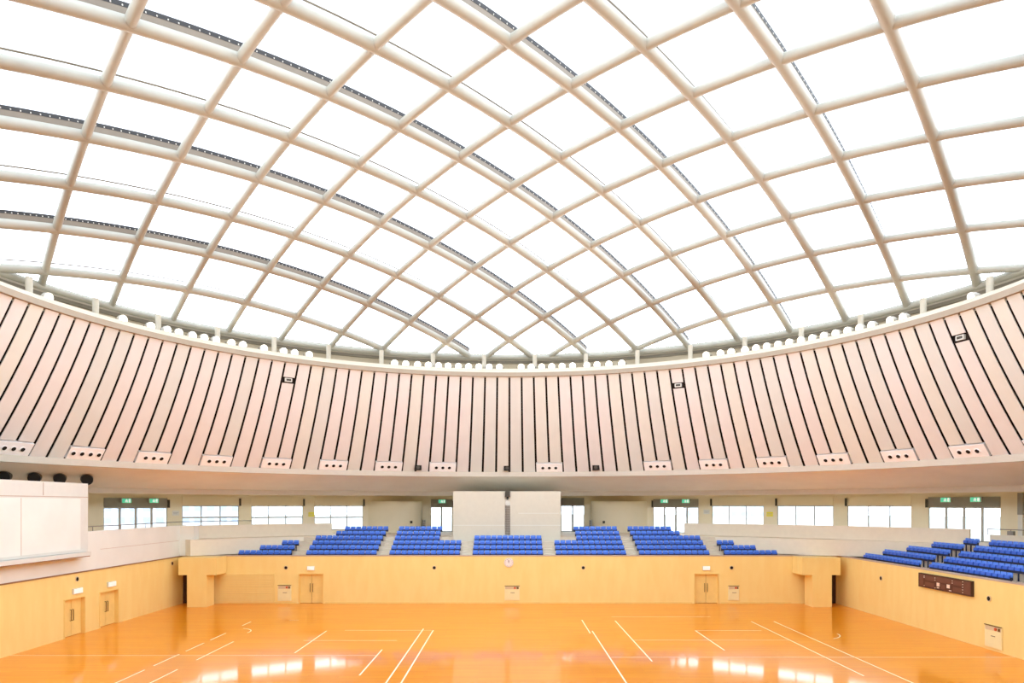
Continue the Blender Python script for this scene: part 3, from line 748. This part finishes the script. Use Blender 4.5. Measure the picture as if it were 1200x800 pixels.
# ---------------------------------------------------------------- seats
def seat_parts(simple):
    # local frame: seat faces -y, x along the row, z up from the tread
    w = .199
    bk = MB(); n = 6; vs = []
    for i in range(n + 1):
        t = i / n; z = .54 + .29 * t; y = .10 + .07 * t + .02 * sin(t * pi)
        ww = w * (1 - .10 * max(0, t - .75) / .25)
        for x, dy in ((-ww, -.03), (-ww * .5, 0), (ww * .5, 0), (ww, -.03), (ww, .01), (-ww, .01)): vs.append((x, y + dy, z))
    fs = [(i * 6 + q, i * 6 + (q + 1) % 6, i * 6 + 6 + (q + 1) % 6, i * 6 + 6 + q) for i in range(n) for q in range(6)] + [tuple(range(5, -1, -1)), tuple(n * 6 + q for q in range(6))]
    bk.add(vs, fs)
    sp = MB(); vs = []
    for i in range(5):            # tip-up pan folded up against the back
        t = i / 4; z = .535 + .17 * t; y = -.02 + .05 * t; b = .02 * sin(pi * t)
        for x, dy in ((-w * .93, -b), (w * .93, -b), (w * .93, .045), (-w * .93, .045)): vs.append((x, y + dy, z))
    fs = [(i * 4 + q, i * 4 + (q + 1) % 4, i * 4 + 4 + (q + 1) % 4, i * 4 + 4 + q) for i in range(4) for q in range(4)] + [(3, 2, 1, 0), (16, 17, 18, 19)]
    sp.add(vs, fs)
    br = MB().box(-.03, .03, .03, .09, 0, .45).box(-.219, .219, .02, .1, .40, .60).box(-.08, .08, -.02, .14, 0, .015)  # leg and foot; the full-width bar stands for the shade line between rows
    return bk, sp, br
bk, sp, br = seat_parts(False)
proto = None
simple_me = None
def simple_mesh():
    a, b, c = seat_parts(True); me = bpy.data.meshes.new('stadium_seat'); v, f, mi = [], [], []
    for k, q in enumerate((a, b, c)):
        o = len(v); v += q.v; f += [tuple(i + o for i in g) for g in q.f]; mi += [k] * len(q.f)
    me.from_pydata(v, [], f); me.update()
    import bmesh
    bm = bmesh.new(); bm.from_mesh(me); bmesh.ops.recalc_face_normals(bm, faces=bm.faces); bm.to_mesh(me); bm.free()
    for mm in (M['seat'], M['seat2'], M['seatshade']): me.materials.append(mm)
    me.polygons.foreach_set('material_index', mi); return me
def place_seat(loc, rz, lab, group, parts):
    global proto, simple_me
    if parts:
        e = empty('stadium_seat', loc, rz)
        if proto is None:
            a = part(bk, 'backrest', M['seat'], e, True); b = part(sp, 'seat_pan', M['seat2'], e, True); c = part(br, 'bracket_shade_bar', M['seatshade'], e)
            proto = (a, b, c)
        else:
            for q in proto:
                d = q.copy(); COL.objects.link(d); d.parent = e; d.matrix_parent_inverse.identity()
    else:
        if simple_me is None: simple_me = simple_mesh()
        e = bpy.data.objects.new('stadium_seat', simple_me); COL.objects.link(e); e.location = loc; e.rotation_euler = (0, 0, rz)
    tag(e, lab, 'seat', group)
PITCH = .4385
rows_name = ['front row', 'second row', 'third row', 'fourth row', 'fifth row', 'sixth row']
# (block name, {row: (x_left_px_or_X, count)}) ; X of the first seat's left edge, mirrored blocks about XM
XM = -.12
blocks = [('small far-left corner block', 'L', {0: (-20.2, 9), 1: (-18.9, 6), 2: (-17.5, 3)}),
          ('block left of centre-left aisle', 'L', {0: (-15.15, 12), 1: (-15.15, 12), 2: (-15.15, 12), 3: (-15.15, 12), 4: (-13.75, 9), 5: (-13.25, 8)}),
          ('block just left of the middle', 'L', {0: (-8.95, 12), 1: (-8.95, 12), 2: (-8.95, 12), 3: (-8.95, 8), 4: (-8.95, 8), 5: (-8.9, 8)}),
          ('middle block above the clock', 'C', {0: (-2.75, 12), 1: (-2.75, 12), 2: (-2.75, 12), 3: (-2.75, 12)}),
          ('block just right of the middle', 'R', {0: (-8.95, 12), 1: (-8.95, 12), 2: (-8.95, 12), 3: (-8.95, 8), 4: (-8.95, 8), 5: (-8.9, 8)}),
          ('block right of centre-right aisle', 'R', {0: (-15.15, 12), 1: (-15.15, 12), 2: (-15.15, 12), 3: (-15.15, 12), 4: (-13.75, 9), 5: (-13.25, 8)}),
          ('small far-right corner block', 'R', {0: (-20.2, 9), 1: (-18.9, 6), 2: (-17.5, 3)})]
# the block on each side of the middle is wider in its first three rows (towards the middle); rows 4-6 start at the outer end
rest = MB(); restmi = []
sm = None
def add_rest(loc, rz):
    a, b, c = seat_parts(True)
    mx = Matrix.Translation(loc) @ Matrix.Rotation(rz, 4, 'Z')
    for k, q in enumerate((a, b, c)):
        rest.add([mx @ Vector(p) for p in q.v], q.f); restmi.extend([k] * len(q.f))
for name, side, rows in blocks:
    for r, (x0, n) in rows.items():
        y = YB + .35 + ROW * r + .55; z = Z1 + RISE * r
        xs = [x0 + PITCH * (i + .5) for i in range(n)]
        if side == 'R': xs = sorted(2 * XM - x for x in xs)
        for i, x in enumerate(xs):
            if r >= 3: add_rest((x, y, z), 0.)
            else: place_seat((x, y, z), 0., 'blue folding seat %s from left, %s of the %s' % (nth(i), rows_name[r], name), 'blue seats of the ' + name, False)
me = bpy.data.meshes.new('upper_seat_rows'); me.from_pydata(rest.v, [], rest.f); me.update()
for mm in (M['seat'], M['seat2'], M['seatshade']): me.materials.append(mm)
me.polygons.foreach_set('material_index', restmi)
o = bpy.data.objects.new('upper_seat_rows', me); COL.objects.link(o)
tag(o, 'upper rows of blue folding seats in the far stand', 'seats', kind='stuff')
PR = .46
for name, rows in (('side block before the aisle', {0: (43.5, 50.4), 1: (43.45, 49.7), 2: (43.4, 48.1), 3: (43.4, 46.7), 4: (43.3, 44.6)}),
                   ('side block above the scoreboard', {0: (35.65, 42.5), 1: (35.2, 42.5), 2: (36.2, 42.45), 3: (37.4, 42.4), 4: (38.6, 42.3)})):
    for r, (ya, yb) in rows.items():
        x = XW + .35 + ROW * r + .55; z = Z1 + RISE * r; n = int((yb - ya) / PR + .3)
        for i in range(n):
            y = yb - PR * (i + .5) if 'before' not in name else ya + PR * (n - i - .5)
            place_seat((x, y, z), -pi / 2, 'blue folding seat %s from left, %s of the %s' % (nth(i), rows_name[r], name), 'blue seats of the ' + name, True)

# ---------------------------------------------------------------- outside
struct(MB().rev([(.0, -.6), (36.9, -.6), (36.9, -.36), (.0, -.36)], 0, 2 * pi, 72), 'ground_base', M['concrete'])
struct(MB().rev([(36.7, -.6), (36.9, -.6), (36.9, ZF), (36.7, ZF)], 0, 2 * pi, 72), 'wall_base', M['concrete'])
struct(MB().rev([(RO + .3, ZF - .5), (180, ZF - .5), (180, ZF - .35), (RO + .3, ZF - .35)], 0, 2 * pi, 96), 'ground_terrace', M['terrace'], 'pale paving outside the concourse windows')
def building(c, w, d, h, rz, nx, nz, lab):
    e = tag(empty('building', c, rz), lab, 'building')
    part(MB().box(-w / 2, w / 2, 0, d, 0, h), 'block', M['bldg'], e)
    part(MB().box(-w / 2 - .3, w / 2 + .3, -.3, d, h, h + .5), 'roof_edge', M['white'], e)
    for j in range(nz):
        g = MB()
        for i in range(nx):
            x = -w / 2 + w * (i + .2) / nx; g.box(x, x + w * .6 / nx, -.06, 0, h * (j + .3) / nz, h * (j + .8) / nz)
        part(g, 'window_row', M['bldgwin'], e)
building((-46, 96, ZF - .35), 22, 10, 4.6, radians(18), 14, 3, 'pale grey building seen through the windows on the left')
building((-82, 88, ZF - .35), 16, 10, 9, radians(35), 9, 4, 'blue-grey building seen through the left glazed doors')
building((52, 150, ZF - .35), 30, 8, 3.4, radians(-12), 16, 2, 'low grey building seen through the windows on the right')

# ---------------------------------------------------------------- light
w = bpy.data.worlds.new('World'); S.world = w; w.use_nodes = True
nt = w.node_tree; bg = nt.nodes['Background']
tc = nt.nodes.new('ShaderNodeTexCoord'); sx = nt.nodes.new('ShaderNodeSeparateXYZ'); mr = nt.nodes.new('ShaderNodeMapRange')
nt.links.new(tc.outputs['Generated'], sx.inputs[0]); nt.links.new(sx.outputs['Z'], mr.inputs['Value'])
mr.inputs['From Min'].default_value = .26; mr.inputs['From Max'].default_value = .46
mr.inputs['To Min'].default_value = 8.; mr.inputs['To Max'].default_value = 2.2      # bright hazy horizon, softer zenith
nt.links.new(mr.outputs['Result'], bg.inputs['Strength'])
bg.inputs['Color'].default_value = (.87, .962, 1.09, 1)

# ---------------------------------------------------------------- camera
cam = bpy.data.cameras.new('Camera'); co = bpy.data.objects.new('Camera', cam); COL.objects.link(co)
co.location = (0, 0, EYE); co.rotation_euler = (pi / 2, 0, 0)
cam.sensor_fit = 'HORIZONTAL'; cam.sensor_width = 36; cam.lens = F / 1200 * 36
cam.shift_x = (600 - CX) / 1200; cam.shift_y = (HY - 400) / 1200
cam.clip_end = 600
S.camera = co
S.view_settings.view_transform = 'Standard'; S.view_settings.look = 'None'; S.view_settings.gamma = 1; S.view_settings.use_curve_mapping = False
S.view_settings.exposure = -.05
try:
    S.cycles.use_denoising = True; S.cycles.diffuse_bounces = 6; S.cycles.transparent_max_bounces = 12; S.cycles.max_bounces = 12
except Exception: pass
